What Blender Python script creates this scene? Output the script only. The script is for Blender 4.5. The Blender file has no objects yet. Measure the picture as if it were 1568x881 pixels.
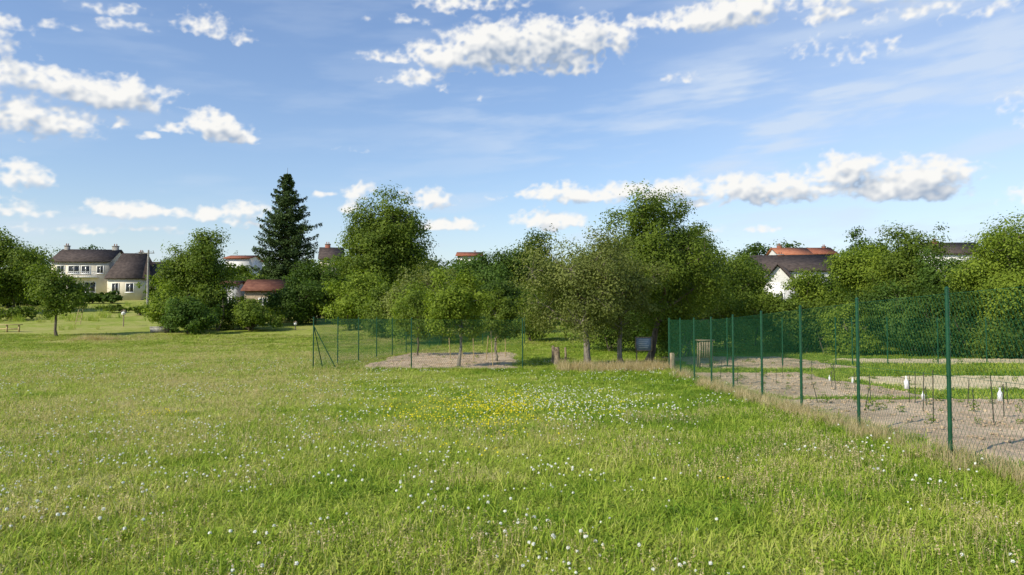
import bpy, math, numpy as np
from mathutils import Vector, Matrix

sc = bpy.context.scene
F = 1132.0; CX = 784.0; CY = 440.5
PITCH = math.radians(2.35); CAMZ = 2.0

# ------------------------------------------------------------ helpers
def px_x(px, d): return (px-CX)/F*d
def px_z(py, d):
    v=(CY-py)/F
    return CAMZ + d*(math.sin(PITCH)+v*math.cos(PITCH))/(math.cos(PITCH)-v*math.sin(PITCH))
def sstep(a,b,t):
    t=np.clip((t-a)/(b-a),0,1); return t*t*(3-2*t)
def hgt(x,y):
    x=np.asarray(x,float); y=np.asarray(y,float)
    z=0.4*(1-sstep(2,24,y))
    t=np.clip(y-40,0,None)
    r=np.sqrt(t*t+36)-6
    rise=0.0675*r
    rise=np.where(rise>5.0,5.0+(rise-5.0)*0.25,rise)
    rise=np.minimum(rise,9.0)
    return z+rise+0.05*np.sin(x*0.21+1)*np.sin(y*0.17)*sstep(3,14,np.abs(y)+np.abs(x)*0.4)*0.6
def H1(x,y): return float(hgt(x,y))

def new_mesh(name, V, Fc, mats, midx=None, tint=None, smooth=False):
    V=np.asarray(V,np.float32); Fc=np.asarray(Fc,np.int32)
    me=bpy.data.meshes.new(name)
    me.vertices.add(len(V)); me.vertices.foreach_set("co",V.ravel())
    k=Fc.shape[1]
    me.loops.add(Fc.size); me.loops.foreach_set("vertex_index",Fc.ravel())
    me.polygons.add(len(Fc)); me.polygons.foreach_set("loop_start",np.arange(0,Fc.size,k,dtype=np.int32))
    for m in mats: me.materials.append(m)
    if midx is not None: me.polygons.foreach_set("material_index",np.asarray(midx,np.int32))
    if smooth: me.polygons.foreach_set("use_smooth",np.ones(len(Fc),bool))
    if tint is not None:
        a=me.attributes.new("tint",'FLOAT','POINT'); a.data.foreach_set("value",np.asarray(tint,np.float32))
    me.update(calc_edges=True)
    return me
def link(name, me, parent=None, loc=None):
    o=bpy.data.objects.new(name,me); sc.collection.objects.link(o)
    if parent: o.parent=parent
    if loc is not None: o.location=loc
    return o

class Geo:
    def __init__(s): s.V=[];s.F=[];s.M=[];s.T=[];s.n=0
    def add(s,V,Fc,m=0,t=0.5):
        V=np.asarray(V,float).reshape(-1,3); Fc=np.asarray(Fc,int).reshape(-1,4)
        s.V.append(V); s.F.append(Fc+s.n); s.n+=len(V)
        s.M.append(np.full(len(Fc),m)); s.T.append(np.full(len(V),t) if np.isscalar(t) else t)
    def tube(s,P,R,m=0,sides=6,t=0.5):
        P=np.asarray(P,float); R=np.asarray(R,float); n=len(P)
        T=np.gradient(P,axis=0); T/=np.linalg.norm(T,axis=1)[:,None]+1e-9
        ref=np.array([0.31,0.95,0.05]) if abs(T[0][2])>0.7 else np.array([0,0,1.])
        A=np.cross(T,ref); A/=np.linalg.norm(A,axis=1)[:,None]+1e-9
        B=np.cross(T,A)
        an=np.linspace(0,2*np.pi,sides,endpoint=False)
        V=P[:,None,:]+R[:,None,None]*(np.cos(an)[None,:,None]*A[:,None,:]+np.sin(an)[None,:,None]*B[:,None,:])
        i=np.arange(n-1)[:,None]*sides; j=np.arange(sides)[None,:]; j2=(j+1)%sides
        Fc=np.stack([i+j,i+j2,i+sides+j2,i+sides+j],-1).reshape(-1,4)
        s.add(V.reshape(-1,3),Fc,m,t)
    def box(s,c,size,m=0,rz=0,t=0.5,taper=1.0):
        hx,hy,hz=[q/2 for q in size]
        v=np.array([[-hx,-hy,-hz],[hx,-hy,-hz],[hx,hy,-hz],[-hx,hy,-hz],[-hx*taper,-hy*taper,hz],[hx*taper,-hy*taper,hz],[hx*taper,hy*taper,hz],[-hx*taper,hy*taper,hz]])
        cr,sr=math.cos(rz),math.sin(rz)
        v=v@np.array([[cr,sr,0],[-sr,cr,0],[0,0,1]])+np.array(c)
        s.add(v,[[0,3,2,1],[4,5,6,7],[0,1,5,4],[1,2,6,5],[2,3,7,6],[3,0,4,7]],m,t)
    def quads(s,V4,m=0,t=0.5):
        V4=np.asarray(V4,float); n=len(V4)
        tt=t if np.isscalar(t) else np.repeat(t,4)
        s.add(V4.reshape(-1,3),np.arange(4*n).reshape(-1,4),m,tt)
    def mesh(s,name,mats,smooth=False):
        return new_mesh(name,np.concatenate(s.V),np.concatenate(s.F),mats,np.concatenate(s.M),np.concatenate(s.T),smooth)
    def obj(s,name,mats,parent=None,smooth=False,loc=None):
        return link(name,s.mesh(name,mats,smooth),parent,loc)

# ------------------------------------------------------------ materials
def mat(name):
    m=bpy.data.materials.new(name); m.use_nodes=True
    nt=m.node_tree; nt.nodes.clear()
    return m,nt,nt.nodes,nt.links
def leaf_mat(name,dark,light,trans=0.35,rough=0.6,spec=0.15):
    m,nt,N,L=mat(name)
    out=N.new('ShaderNodeOutputMaterial'); at=N.new('ShaderNodeAttribute'); at.attribute_name='tint'
    cr=N.new('ShaderNodeMix'); cr.data_type='RGBA'
    cr.inputs[6].default_value=(*dark,1); cr.inputs[7].default_value=(*light,1)
    L.new(at.outputs['Fac'],cr.inputs[0])
    p=N.new('ShaderNodeBsdfPrincipled'); p.inputs['Roughness'].default_value=rough
    p.inputs['Specular IOR Level'].default_value=spec
    L.new(cr.outputs[2],p.inputs['Base Color'])
    tr=N.new('ShaderNodeBsdfTranslucent')
    g=N.new('ShaderNodeMix'); g.data_type='RGBA'; g.blend_type='MULTIPLY'; g.inputs[0].default_value=1
    g.inputs[7].default_value=(1.5,1.6,0.5,1); L.new(cr.outputs[2],g.inputs[6]); L.new(g.outputs[2],tr.inputs['Color'])
    mx=N.new('ShaderNodeMixShader'); mx.inputs[0].default_value=trans
    L.new(p.outputs[0],mx.inputs[1]); L.new(tr.outputs[0],mx.inputs[2]); L.new(mx.outputs[0],out.inputs[0])
    return m
def noise_mat(name,c1,c2,scale=5,rough=0.85,bump=0.3,detail=6,c3=None,bscale=None,spec=0.3,metal=0,stretch=None,nrough=.5):
    m,nt,N,L=mat(name)
    out=N.new('ShaderNodeOutputMaterial'); ge=N.new('ShaderNodeNewGeometry')
    vec=ge.outputs['Position']
    if stretch:
        mp=N.new('ShaderNodeMapping'); mp.inputs['Scale'].default_value=stretch; L.new(vec,mp.inputs[0]); vec=mp.outputs[0]
    no=N.new('ShaderNodeTexNoise'); no.inputs['Scale'].default_value=scale; no.inputs['Detail'].default_value=detail; no.inputs['Roughness'].default_value=nrough
    L.new(vec,no.inputs['Vector'])
    r=N.new('ShaderNodeValToRGB'); r.color_ramp.elements[0].position=0.32; r.color_ramp.elements[1].position=0.68
    r.color_ramp.elements[0].color=(*c1,1); r.color_ramp.elements[1].color=(*c2,1)
    if c3: e=r.color_ramp.elements.new(0.5); e.color=(*c3,1)
    L.new(no.outputs[0],r.inputs[0])
    p=N.new('ShaderNodeBsdfPrincipled'); p.inputs['Roughness'].default_value=rough
    p.inputs['Specular IOR Level'].default_value=spec; p.inputs['Metallic'].default_value=metal
    L.new(r.outputs[0],p.inputs['Base Color'])
    if bump:
        n2=N.new('ShaderNodeTexNoise'); n2.inputs['Scale'].default_value=bscale or scale*4; n2.inputs['Detail'].default_value=5
        L.new(vec,n2.inputs['Vector'])
        b=N.new('ShaderNodeBump'); b.inputs['Strength'].default_value=bump; b.inputs['Distance'].default_value=0.05
        L.new(n2.outputs[0],b.inputs['Height']); L.new(b.outputs[0],p.inputs['Normal'])
    L.new(p.outputs[0],out.inputs[0]); return m

LF_MID  = leaf_mat("foliage_mid",(0.052,0.092,0.012),(0.190,0.250,0.030))
LF_MID2 = leaf_mat("foliage_bluegreen",(0.036,0.076,0.015),(0.135,0.215,0.034))
LF_DARK = leaf_mat("foliage_dark",(0.028,0.058,0.010),(0.100,0.160,0.021))
LF_OLV  = leaf_mat("foliage_olive",(0.085,0.112,0.026),(0.250,0.275,0.075))
LF_LIT  = leaf_mat("foliage_light",(0.085,0.138,0.014),(0.260,0.330,0.036))
LF_CON  = leaf_mat("foliage_conifer",(0.018,0.040,0.012),(0.080,0.125,0.028),trans=0.12)
BARK  = noise_mat("bark",(0.06,0.045,0.032),(0.20,0.165,0.12),scale=6,bump=0.8,stretch=(1,1,0.3))
BARKP = noise_mat("pale_bark",(0.10,0.085,0.065),(0.32,0.28,0.22),scale=7,bump=0.8,stretch=(1,1,0.3))
GREENP= noise_mat("green_painted_metal",(0.005,0.050,0.022),(0.009,0.075,0.032),scale=8,rough=0.45,bump=0.05,spec=0.4)
WIREM = noise_mat("green_plastic_wire",(0.008,0.085,0.034),(0.016,0.12,0.048),scale=8,rough=0.5,bump=0,spec=0.3)
WOOD  = noise_mat("weathered_wood",(0.16,0.12,0.08),(0.36,0.29,0.2),scale=4,bump=0.4,stretch=(4,4,1))
WOODY = noise_mat("pale_wood",(0.36,0.28,0.14),(0.5,0.4,0.2),scale=4,bump=0.3,stretch=(4,4,1))
DSTK  = noise_mat("dark_stake",(0.03,0.03,0.025),(0.08,0.07,0.05),scale=10,bump=0.2)
WHITE = noise_mat("white_plastic",(0.7,0.7,0.7),(0.8,0.8,0.8),scale=10,bump=0.02,rough=0.4)
PLAST = noise_mat("cream_render",(0.60,0.53,0.40),(0.74,0.67,0.53),scale=0.8,bump=0.1,bscale=12)
PLASW = noise_mat("white_render",(0.62,0.60,0.55),(0.76,0.74,0.70),scale=0.8,bump=0.1,bscale=12)
TRIM  = noise_mat("white_trim",(0.7,0.69,0.66),(0.8,0.79,0.76),scale=3,bump=0)
STONE = noise_mat("grey_stone",(0.2,0.19,0.17),(0.4,0.38,0.34),scale=6,bump=0.5)
BRICK = noise_mat("brick",(0.22,0.08,0.05),(0.34,0.14,0.09),scale=6,bump=0.3)
def glass_mat():
    m,nt,N,L=mat("window_glass"); out=N.new('ShaderNodeOutputMaterial'); p=N.new('ShaderNodeBsdfPrincipled')
    no=N.new('ShaderNodeTexNoise'); no.inputs['Scale'].default_value=1.5
    r=N.new('ShaderNodeValToRGB'); r.color_ramp.elements[0].color=(0.01,0.012,0.016,1); r.color_ramp.elements[1].color=(0.06,0.065,0.07,1)
    ge=N.new('ShaderNodeNewGeometry'); L.new(ge.outputs['Position'],no.inputs['Vector'])
    L.new(no.outputs[0],r.inputs[0]); L.new(r.outputs[0],p.inputs['Base Color']); p.inputs['Roughness'].default_value=0.08
    L.new(p.outputs[0],out.inputs[0]); return m
GLASS=glass_mat()
def roof_mat(name,c1,c2):
    m,nt,N,L=mat(name); out=N.new('ShaderNodeOutputMaterial'); p=N.new('ShaderNodeBsdfPrincipled')
    ge=N.new('ShaderNodeNewGeometry'); no=N.new('ShaderNodeTexNoise'); no.inputs['Scale'].default_value=2.2; no.inputs['Detail'].default_value=8
    L.new(ge.outputs['Position'],no.inputs['Vector'])
    r=N.new('ShaderNodeValToRGB'); r.color_ramp.elements[0].position=.3; r.color_ramp.elements[1].position=.7
    r.color_ramp.elements[0].color=(*c1,1); r.color_ramp.elements[1].color=(*c2,1); L.new(no.outputs[0],r.inputs[0])
    w=N.new('ShaderNodeTexWave'); w.bands_direction='Z'; w.inputs['Scale'].default_value=1.6; w.inputs['Distortion'].default_value=1.2
    L.new(ge.outputs['Position'],w.inputs['Vector'])
    mx=N.new('ShaderNodeMix'); mx.data_type='RGBA'; mx.blend_type='MULTIPLY'; mx.inputs[0].default_value=0.3
    L.new(r.outputs[0],mx.inputs[6]); L.new(w.outputs[0],mx.inputs[7]); L.new(mx.outputs[2],p.inputs['Base Color'])
    b=N.new('ShaderNodeBump'); b.inputs['Strength'].default_value=.5; b.inputs['Distance'].default_value=.05
    L.new(w.outputs[1],b.inputs['Height']); L.new(b.outputs[0],p.inputs['Normal']); p.inputs['Roughness'].default_value=.9
    p.inputs['Specular IOR Level'].default_value=0.15
    L.new(p.outputs[0],out.inputs[0]); return m
RF_BRN=roof_mat("brown_roof_tiles",(0.055,0.043,0.038),(0.12,0.092,0.078))
RF_RED=roof_mat("red_roof_tiles",(0.22,0.07,0.04),(0.38,0.15,0.085))
RF_ORG=roof_mat("orange_roof_tiles",(0.38,0.13,0.07),(0.52,0.22,0.12))
RF_RST=roof_mat("rusty_roof_sheets",(0.13,0.05,0.035),(0.24,0.11,0.07))

def grass_mats():
    def colour(N,L):
        ge=N.new('ShaderNodeNewGeometry')
        n1=N.new('ShaderNodeTexNoise'); n1.inputs['Scale'].default_value=0.16; n1.inputs['Detail'].default_value=4; n1.inputs['Roughness'].default_value=.6
        n2=N.new('ShaderNodeTexNoise'); n2.inputs['Scale'].default_value=1.3; n2.inputs['Detail'].default_value=5; n2.inputs['Roughness'].default_value=.65
        L.new(ge.outputs['Position'],n1.inputs['Vector']); L.new(ge.outputs['Position'],n2.inputs['Vector'])
        a=N.new('ShaderNodeMath'); a.operation='MULTIPLY_ADD'; a.inputs[1].default_value=0.5; L.new(n2.outputs[0],a.inputs[0])
        b=N.new('ShaderNodeMath'); b.operation='MULTIPLY'; b.inputs[1].default_value=0.5; L.new(n1.outputs[0],b.inputs[0]); L.new(b.outputs[0],a.inputs[2])
        sx=N.new('ShaderNodeSeparateXYZ'); L.new(ge.outputs['Position'],sx.inputs[0])
        mr=N.new('ShaderNodeMapRange'); mr.inputs['From Min'].default_value=-5; mr.inputs['From Max'].default_value=4
        mr.inputs['To Min'].default_value=0.030; mr.inputs['To Max'].default_value=-0.085; L.new(sx.outputs[0],mr.inputs['Value'])
        c=N.new('ShaderNodeMath'); c.operation='ADD'; L.new(a.outputs[0],c.inputs[0]); L.new(mr.outputs[0],c.inputs[1])
        # faint mowing swaths
        mp=N.new('ShaderNodeMapping'); mp.inputs['Rotation'].default_value=(0,0,math.radians(62)); L.new(ge.outputs['Position'],mp.inputs[0])
        wv=N.new('ShaderNodeTexWave'); wv.inputs['Scale'].default_value=.13; wv.inputs['Distortion'].default_value=2.5; wv.inputs['Detail'].default_value=2; wv.inputs['Detail Scale'].default_value=.6
        L.new(mp.outputs[0],wv.inputs['Vector'])
        e=N.new('ShaderNodeMath'); e.operation='MULTIPLY_ADD'; e.inputs[1].default_value=.045; L.new(wv.outputs[1],e.inputs[0]); L.new(c.outputs[0],e.inputs[2])
        e2=N.new('ShaderNodeMath'); e2.operation='SUBTRACT'; e2.inputs[1].default_value=.022; L.new(e.outputs[0],e2.inputs[0])
        return e2.outputs[0],ge
    m,nt,N,L=mat("meadow_ground"); out=N.new('ShaderNodeOutputMaterial'); p=N.new('ShaderNodeBsdfPrincipled')
    f,ge=colour(N,L)
    r=N.new('ShaderNodeValToRGB'); el=r.color_ramp.elements
    el[0].position=.36; el[0].color=(0.17,0.24,0.028,1); el[1].position=.62; el[1].color=(0.40,0.38,0.12,1)
    e=el.new(.48); e.color=(0.28,0.33,0.050,1); L.new(f,r.inputs[0])
    n3=N.new('ShaderNodeTexNoise'); n3.inputs['Scale'].default_value=9; n3.inputs['Detail'].default_value=8; n3.inputs['Roughness'].default_value=.75; L.new(ge.outputs['Position'],n3.inputs['Vector'])
    mr=N.new('ShaderNodeMapRange'); mr.inputs['From Min'].default_value=.3; mr.inputs['From Max'].default_value=.7; mr.inputs['To Min'].default_value=.55; mr.inputs['To Max'].default_value=1.2; L.new(n3.outputs[0],mr.inputs['Value'])
    mx=N.new('ShaderNodeMix'); mx.data_type='RGBA'; mx.blend_type='MULTIPLY'; mx.inputs[0].default_value=1; L.new(r.outputs[0],mx.inputs[6]); L.new(mr.outputs[0],mx.inputs[7])
    L.new(mx.outputs[2],p.inputs['Base Color']); p.inputs['Roughness'].default_value=.95; p.inputs['Specular IOR Level'].default_value=.1
    b=N.new('ShaderNodeBump'); b.inputs['Strength'].default_value=.6; b.inputs['Distance'].default_value=.06; L.new(n3.outputs[0],b.inputs['Height']); L.new(b.outputs[0],p.inputs['Normal'])
    L.new(p.outputs[0],out.inputs[0]); ground=m
    m,nt,N,L=mat("grass_blades"); out=N.new('ShaderNodeOutputMaterial'); p=N.new('ShaderNodeBsdfPrincipled')
    f,ge=colour(N,L)
    at=N.new('ShaderNodeAttribute'); at.attribute_name='tint'
    q=N.new('ShaderNodeMath'); q.operation='MULTIPLY_ADD'; q.inputs[1].default_value=.25; L.new(at.outputs['Fac'],q.inputs[0]); 
    q2=N.new('ShaderNodeMath'); q2.operation='SUBTRACT'; q2.inputs[1].default_value=.13; L.new(f,q2.inputs[0]); L.new(q2.outputs[0],q.inputs[2])
    r=N.new('ShaderNodeValToRGB'); el=r.color_ramp.elements
    el[0].position=.28; el[0].color=(0.13,0.24,0.018,1); el[1].position=.69; el[1].color=(0.60,0.53,0.27,1)
    e=el.new(.44); e.color=(0.32,0.425,0.042,1); e=el.new(.57); e.color=(0.48,0.50,0.11,1)
    L.new(q.outputs[0],r.inputs[0]); L.new(r.outputs[0],p.inputs['Base Color']); p.inputs['Roughness'].default_value=.6; p.inputs['Specular IOR Level'].default_value=.15
    tr=N.new('ShaderNodeBsdfTranslucent'); L.new(r.outputs[0],tr.inputs[0])
    ms=N.new('ShaderNodeMixShader'); ms.inputs[0].default_value=.32; L.new(p.outputs[0],ms.inputs[1]); L.new(tr.outputs[0],ms.inputs[2]); L.new(ms.outputs[0],out.inputs[0])
    return ground,m
GROUND,BLADE=grass_mats()
DRY = leaf_mat("dry_grass",(0.36,0.28,0.15),(0.60,0.50,0.30),trans=.3)
SEED= leaf_mat("seed_heads",(0.34,0.26,0.13),(0.60,0.50,0.28),trans=.3)
WFL = leaf_mat("white_petals",(0.68,0.68,0.63),(0.8,0.8,0.78),trans=.15)
YFL = leaf_mat("yellow_petals",(0.78,0.66,0.03),(0.85,0.76,0.05),trans=.2)
SOIL = noise_mat("garden_soil",(0.31,0.225,0.14),(0.58,0.45,0.30),scale=.9,bump=1.0,bscale=9,c3=(0.45,0.335,0.215),detail=10,nrough=.66)
STRAW= noise_mat("straw_mulch",(0.46,0.37,0.20),(0.68,0.57,0.35),scale=1.6,bump=1.,bscale=14,detail=9,nrough=.7)

# ------------------------------------------------------------ ground
def axis(lo,hi,fine_lo,fine_hi,step,growth=1.12):
    a=list(np.arange(fine_lo,fine_hi+1e-6,step)); s=step; v=fine_hi
    while v<hi: s*=growth; v+=s; a.append(v)
    s=step; v=fine_lo
    while v>lo: s*=growth; v-=s; a.insert(0,v)
    return np.array(a)
def sheet(name,xs,ys,m,off=0.0):
    X,Y=np.meshgrid(xs,ys); Z=hgt(X,Y)+off
    V=np.stack([X,Y,Z],-1).reshape(-1,3); nx=len(xs); ny=len(ys)
    i=np.arange(ny-1)[:,None]*nx+np.arange(nx-1)[None,:]
    Fc=np.stack([i,i+1,i+nx+1,i+nx],-1).reshape(-1,4)
    return link(name,new_mesh(name,V,Fc,[m],smooth=True))
sheet("ground",axis(-2500,2500,-60,60,0.5),axis(-300,3000,-4,130,0.5),GROUND)

rs=np.random.RandomState(5)
def lumpy(amp,fx=6,fy=5):
    ph=rs.rand(6)*6
    def f(X,Y):
        return amp*(0.5+0.5*np.sin(X*fx+ph[0]+np.sin(Y*2.1+ph[1]))*np.sin(Y*fy+ph[2]+np.sin(X*1.7)))+amp*.5*np.sin(X*13+ph[3])*np.sin(Y*11+ph[4])
    return f
def bed(name,x0,x1,y0,y1,m,amp=.035,step=.12,off=.06):
    nx=max(4,int((x1-x0)/step)); ny=max(4,int((y1-y0)/step))
    xs=np.linspace(0,1,nx); ys=np.linspace(0,1,ny); U,W=np.meshgrid(xs,ys)
    ph=rs.rand(4)*6
    X=x0+(x1-x0)*U+0.15*np.sin(W*(y1-y0)*1.3+ph[0])+.07*np.sin(W*(y1-y0)*4+ph[1])
    Y=y0+(y1-y0)*W+0.12*np.sin(U*(x1-x0)*1.1+ph[2])+.07*np.sin(U*(x1-x0)*3.7+ph[3])
    e=lumpy(amp)(X,Y)
    edge=np.minimum(np.minimum(U,1-U)*(x1-x0),np.minimum(W,1-W)*(y1-y0)); e=e*np.clip(edge/.3,0,1)
    Z=hgt(X,Y)+off+e-0.07*(edge<0.01)
    V=np.stack([X,Y,Z],-1).reshape(-1,3)
    i=np.arange(ny-1)[:,None]*nx+np.arange(nx-1)[None,:]
    Fc=np.stack([i,i+1,i+nx+1,i+nx],-1).reshape(-1,4)
    return link(name,new_mesh(name,V,Fc,[m],smooth=True))
def fx(y): return 5.0+0.0515*(y-8.5)      # right fence line
BEDS=[("soil_bed",-6.0,0.2,28.7,41,SOIL),
      ("soil_bed",5.55,14.5,6.0,16.8,SOIL),
      ("soil_bed",6.3,10.2,17.6,26.5,SOIL),
      ("straw_bed",11.0,26.0,20.0,24.6,STRAW),
      ("soil_bed",7.5,13.5,28.8,37,SOIL),
      ("straw_bed",15.0,34,31.5,35,STRAW)]
for nme,a,b,c,d,m in BEDS: bed(nme,a,b,c,d,m)

# ------------------------------------------------------------ plants scatter
def blades(g,rng,n,rad,h0,h1,w,bend=.5,m=0,tl=0,th=1):
    r=rad*np.sqrt(rng.rand(n)); a=rng.rand(n)*2*np.pi
    b=np.stack([r*np.cos(a),r*np.sin(a),np.full(n,-0.01)],-1)
    h=rng.uniform(h0,h1,n); d=rng.rand(n)*2*np.pi; bd=h*rng.uniform(.1,1,n)*bend
    D=np.stack([np.cos(d),np.sin(d),np.zeros(n)],-1)
    sd=d+np.pi/2+rng.normal(size=n)*.5; S=np.stack([np.cos(sd),np.sin(sd),np.zeros(n)],-1)*(w*rng.uniform(.6,1.2,n))[:,None]/2
    up=np.array([0,0,1.])
    m1=b+D*(bd*.3)[:,None]+up*(h*.6)[:,None]; t1=b+D*bd[:,None]+up*h[:,None]
    t=rng.uniform(tl,th,n)
    g.quads(np.stack([b-S*.8,b+S*.8,m1+S,m1-S],1),m,t)
    g.quads(np.stack([m1-S,m1+S,t1+S*.15,t1-S*.15],1),m,t)
    return t1
def rnd_unit(rng,n):
    v=rng.normal(size=(n,3)); return v/(np.linalg.norm(v,axis=1)[:,None]+1e-9)
def leafquads(C,Nrm,L,rng,wr=.6):
    n=len(C); A=np.cross(Nrm,rnd_unit(rng,n)); A/=np.linalg.norm(A,axis=1)[:,None]+1e-9
    B=np.cross(Nrm,A); L=L[:,None]
    return np.stack([C-A*L/2,C+B*L*wr/2,C+A*L/2,C-B*L*wr/2],1)
def tuft_collection(name,fn,nvar,mats):
    c=bpy.data.collections.new(name); 
    for i in range(nvar):
        g=Geo(); fn(g,np.random.RandomState(100+i),i)
        me=g.mesh(name+"_tuft",mats); o=bpy.data.objects.new(name+"_tuft",me); c.objects.link(o)
    return c
def scatter(name,coll,P,rot,scl):
    me=bpy.data.meshes.new(name); me.vertices.add(len(P)); me.vertices.foreach_set("co",np.asarray(P,np.float32).ravel())
    a=me.attributes.new("rot",'FLOAT_VECTOR','POINT'); a.data.foreach_set("vector",np.asarray(rot,np.float32).ravel())
    a=me.attributes.new("scl",'FLOAT_VECTOR','POINT'); a.data.foreach_set("vector",np.asarray(scl,np.float32).ravel())
    o=link(name,me)
    ng=bpy.data.node_groups.new(name+"_nodes",'GeometryNodeTree')
    ng.interface.new_socket("Geometry",in_out='INPUT',socket_type='NodeSocketGeometry')
    ng.interface.new_socket("Geometry",in_out='OUTPUT',socket_type='NodeSocketGeometry')
    N=ng.nodes;L=ng.links
    gi=N.new('NodeGroupInput'); go=N.new('NodeGroupOutput'); ip=N.new('GeometryNodeInstanceOnPoints'); ci=N.new('GeometryNodeCollectionInfo')
    ci.inputs['Collection'].default_value=coll; ci.inputs['Separate Children'].default_value=True; ci.inputs['Reset Children'].default_value=True
    ra=N.new('GeometryNodeInputNamedAttribute'); ra.data_type='FLOAT_VECTOR'; ra.inputs['Name'].default_value='rot'
    sa=N.new('GeometryNodeInputNamedAttribute'); sa.data_type='FLOAT_VECTOR'; sa.inputs['Name'].default_value='scl'
    L.new(gi.outputs[0],ip.inputs['Points']); L.new(ci.outputs[0],ip.inputs['Instance']); ip.inputs['Pick Instance'].default_value=True
    L.new(ra.outputs['Attribute'],ip.inputs['Rotation']); L.new(sa.outputs['Attribute'],ip.inputs['Scale'])
    L.new(ip.outputs[0],go.inputs[0])
    md=o.modifiers.new("scatter",'NODES'); md.node_group=ng
    return o
def in_beds(x,y,mrg=0.0):
    r=np.zeros(len(x),bool)
    for _,a,b,c,d,_m in BEDS: r|=(x>a-mrg)&(x<b+mrg)&(y>c-mrg)&(y<d+mrg)
    return r
def sample(rng,rho0,d0,power,ymin,ymax,cond=None,wid=.76):
    out=[]
    edges=np.geomspace(ymin,ymax,24)
    for a,b in zip(edges[:-1],edges[1:]):
        m=(a+b)/2; w=wid*m+2; rho=rho0*(d0/max(m,d0))**power
        n=int(rho*(b-a)*2*w); out.append(np.stack([rng.uniform(-w,w,n),rng.uniform(a,b,n)],-1))
    P=np.concatenate(out); x,y=P[:,0],P[:,1]
    k=~in_beds(x,y,-.05)
    if cond is not None: k&=cond(x,y)
    P=P[k]; return P[:,0],P[:,1]
def vnoise(x,y,seed=0):
    r=np.random.RandomState(seed); tab=r.rand(256,256)
    xi=np.floor(x).astype(int); yi=np.floor(y).astype(int); fx_=x-xi; fy_=y-yi
    fx_=fx_*fx_*(3-2*fx_); fy_=fy_*fy_*(3-2*fy_)
    a=tab[yi&255,xi&255]; b=tab[yi&255,(xi+1)&255]; c=tab[(yi+1)&255,xi&255]; d=tab[(yi+1)&255,(xi+1)&255]
    return (a*(1-fx_)+b*fx_)*(1-fy_)+(c*(1-fx_)+d*fx_)*fy_
def fbm(x,y,oct=5,seed=0,gain=.5):
    s=0;a=1;t=0
    for i in range(oct):
        c,q=math.cos(.6*i),math.sin(.6*i)
        s=s+a*vnoise((x*c-y*q)*2**i+17.3*i,(x*q+y*c)*2**i+5.1*i,seed+i); t+=a; a*=gain
    return s/t
def place(name,coll,x,y,rng,s0=.8,s1=1.2,vs=(.7,1.2),dist_grow=0.7,d0=10,dz=0):
    n=len(x); z=hgt(x,y)+dz
    d=np.hypot(x,y); g=np.maximum(1,(d/d0))**dist_grow
    s=rng.uniform(s0,s1,n)
    scl=np.stack([s*g,s*g,s*rng.uniform(*vs,n)*g**.15],-1)
    rot=np.stack([rng.uniform(-.08,.08,n),rng.uniform(-.08,.08,n),rng.rand(n)*6.28],-1)
    return scatter(name,coll,np.stack([x,y,z],-1),rot,scl)

def t_green(g,rng,i):
    blades(g,rng,75,.19,.03,.085,.007,1.4,0,0,1)
    blades(g,rng,7,.17,.08,.15,.008,1.0,0,0,.9)
    n=34; r=.18*np.sqrt(rng.rand(n)); a=rng.rand(n)*6.28
    C=np.stack([r*np.cos(a),r*np.sin(a),rng.uniform(.02,.06,n)],-1); Nn=rnd_unit(rng,n)*.5+np.array([0,0,1.]); Nn/=np.linalg.norm(Nn,axis=1)[:,None]
    g.quads(leafquads(C,Nn,rng.uniform(.018,.034,n),rng,.8),0,rng.uniform(0,.6,n))
GR=tuft_collection("grass",t_green,5,[BLADE])
def t_seed(g,rng,i):
    t=blades(g,rng,15,.2,.08,.18,.003,.5,0,.2,1)
    for k in range(len(t)):
        L=rng.uniform(.02,.04); d=rnd_unit(rng,1)[0]*.3+np.array([0,0,1]); d/=np.linalg.norm(d)
        C=t[k][None]+d*np.linspace(0,L,3)[:,None]
        g.quads(leafquads(C,rnd_unit(rng,3),np.full(3,.018),rng,.5),0,rng.uniform(.1,1,3))
SD=tuft_collection("seed",t_seed,4,[SEED])
def t_flow(g,rng,i):
    n=2+i
    t=blades(g,rng,n,.16,.07,.13,.003,.3,0,.1,.4)
    for c in t:
        k=14; D=rnd_unit(rng,k); D[:,2]=np.abs(D[:,2])*.8
        g.quads(leafquads(c+D*.007,D,np.full(k,.017),rng,.8),1,rng.rand(k))
FW=tuft_collection("white_flower",t_flow,3,[BLADE,WFL])
FY=tuft_collection("yellow_flower",t_flow,3,[BLADE,YFL])
def t_dry(g,rng,i):
    blades(g,rng,60,.16,.12,.42,.006,.6,0,0,1)
DRYC=tuft_collection("dry_grass",t_dry,4,[DRY])
def t_tall(g,rng,i):
    blades(g,rng,45,.15,.10,.28,.010,1.0,0,0,.6)
TALL=tuft_collection("tall_grass",t_tall,4,[BLADE])
def t_weed(g,rng,i):
    n=60; r=.13*np.sqrt(rng.rand(n)); a=rng.rand(n)*6.28
    C=np.stack([r*np.cos(a),r*np.sin(a),rng.uniform(.03,.30,n)],-1); Nn=rnd_unit(rng,n)*.7+np.array([0,0,1.]); Nn/=np.linalg.norm(Nn,axis=1)[:,None]
    g.quads(leafquads(C,Nn,rng.uniform(.05,.10,n),rng,.5),0,rng.rand(n))
WEED=tuft_collection("weed",t_weed,4,[LF_LIT])
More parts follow.
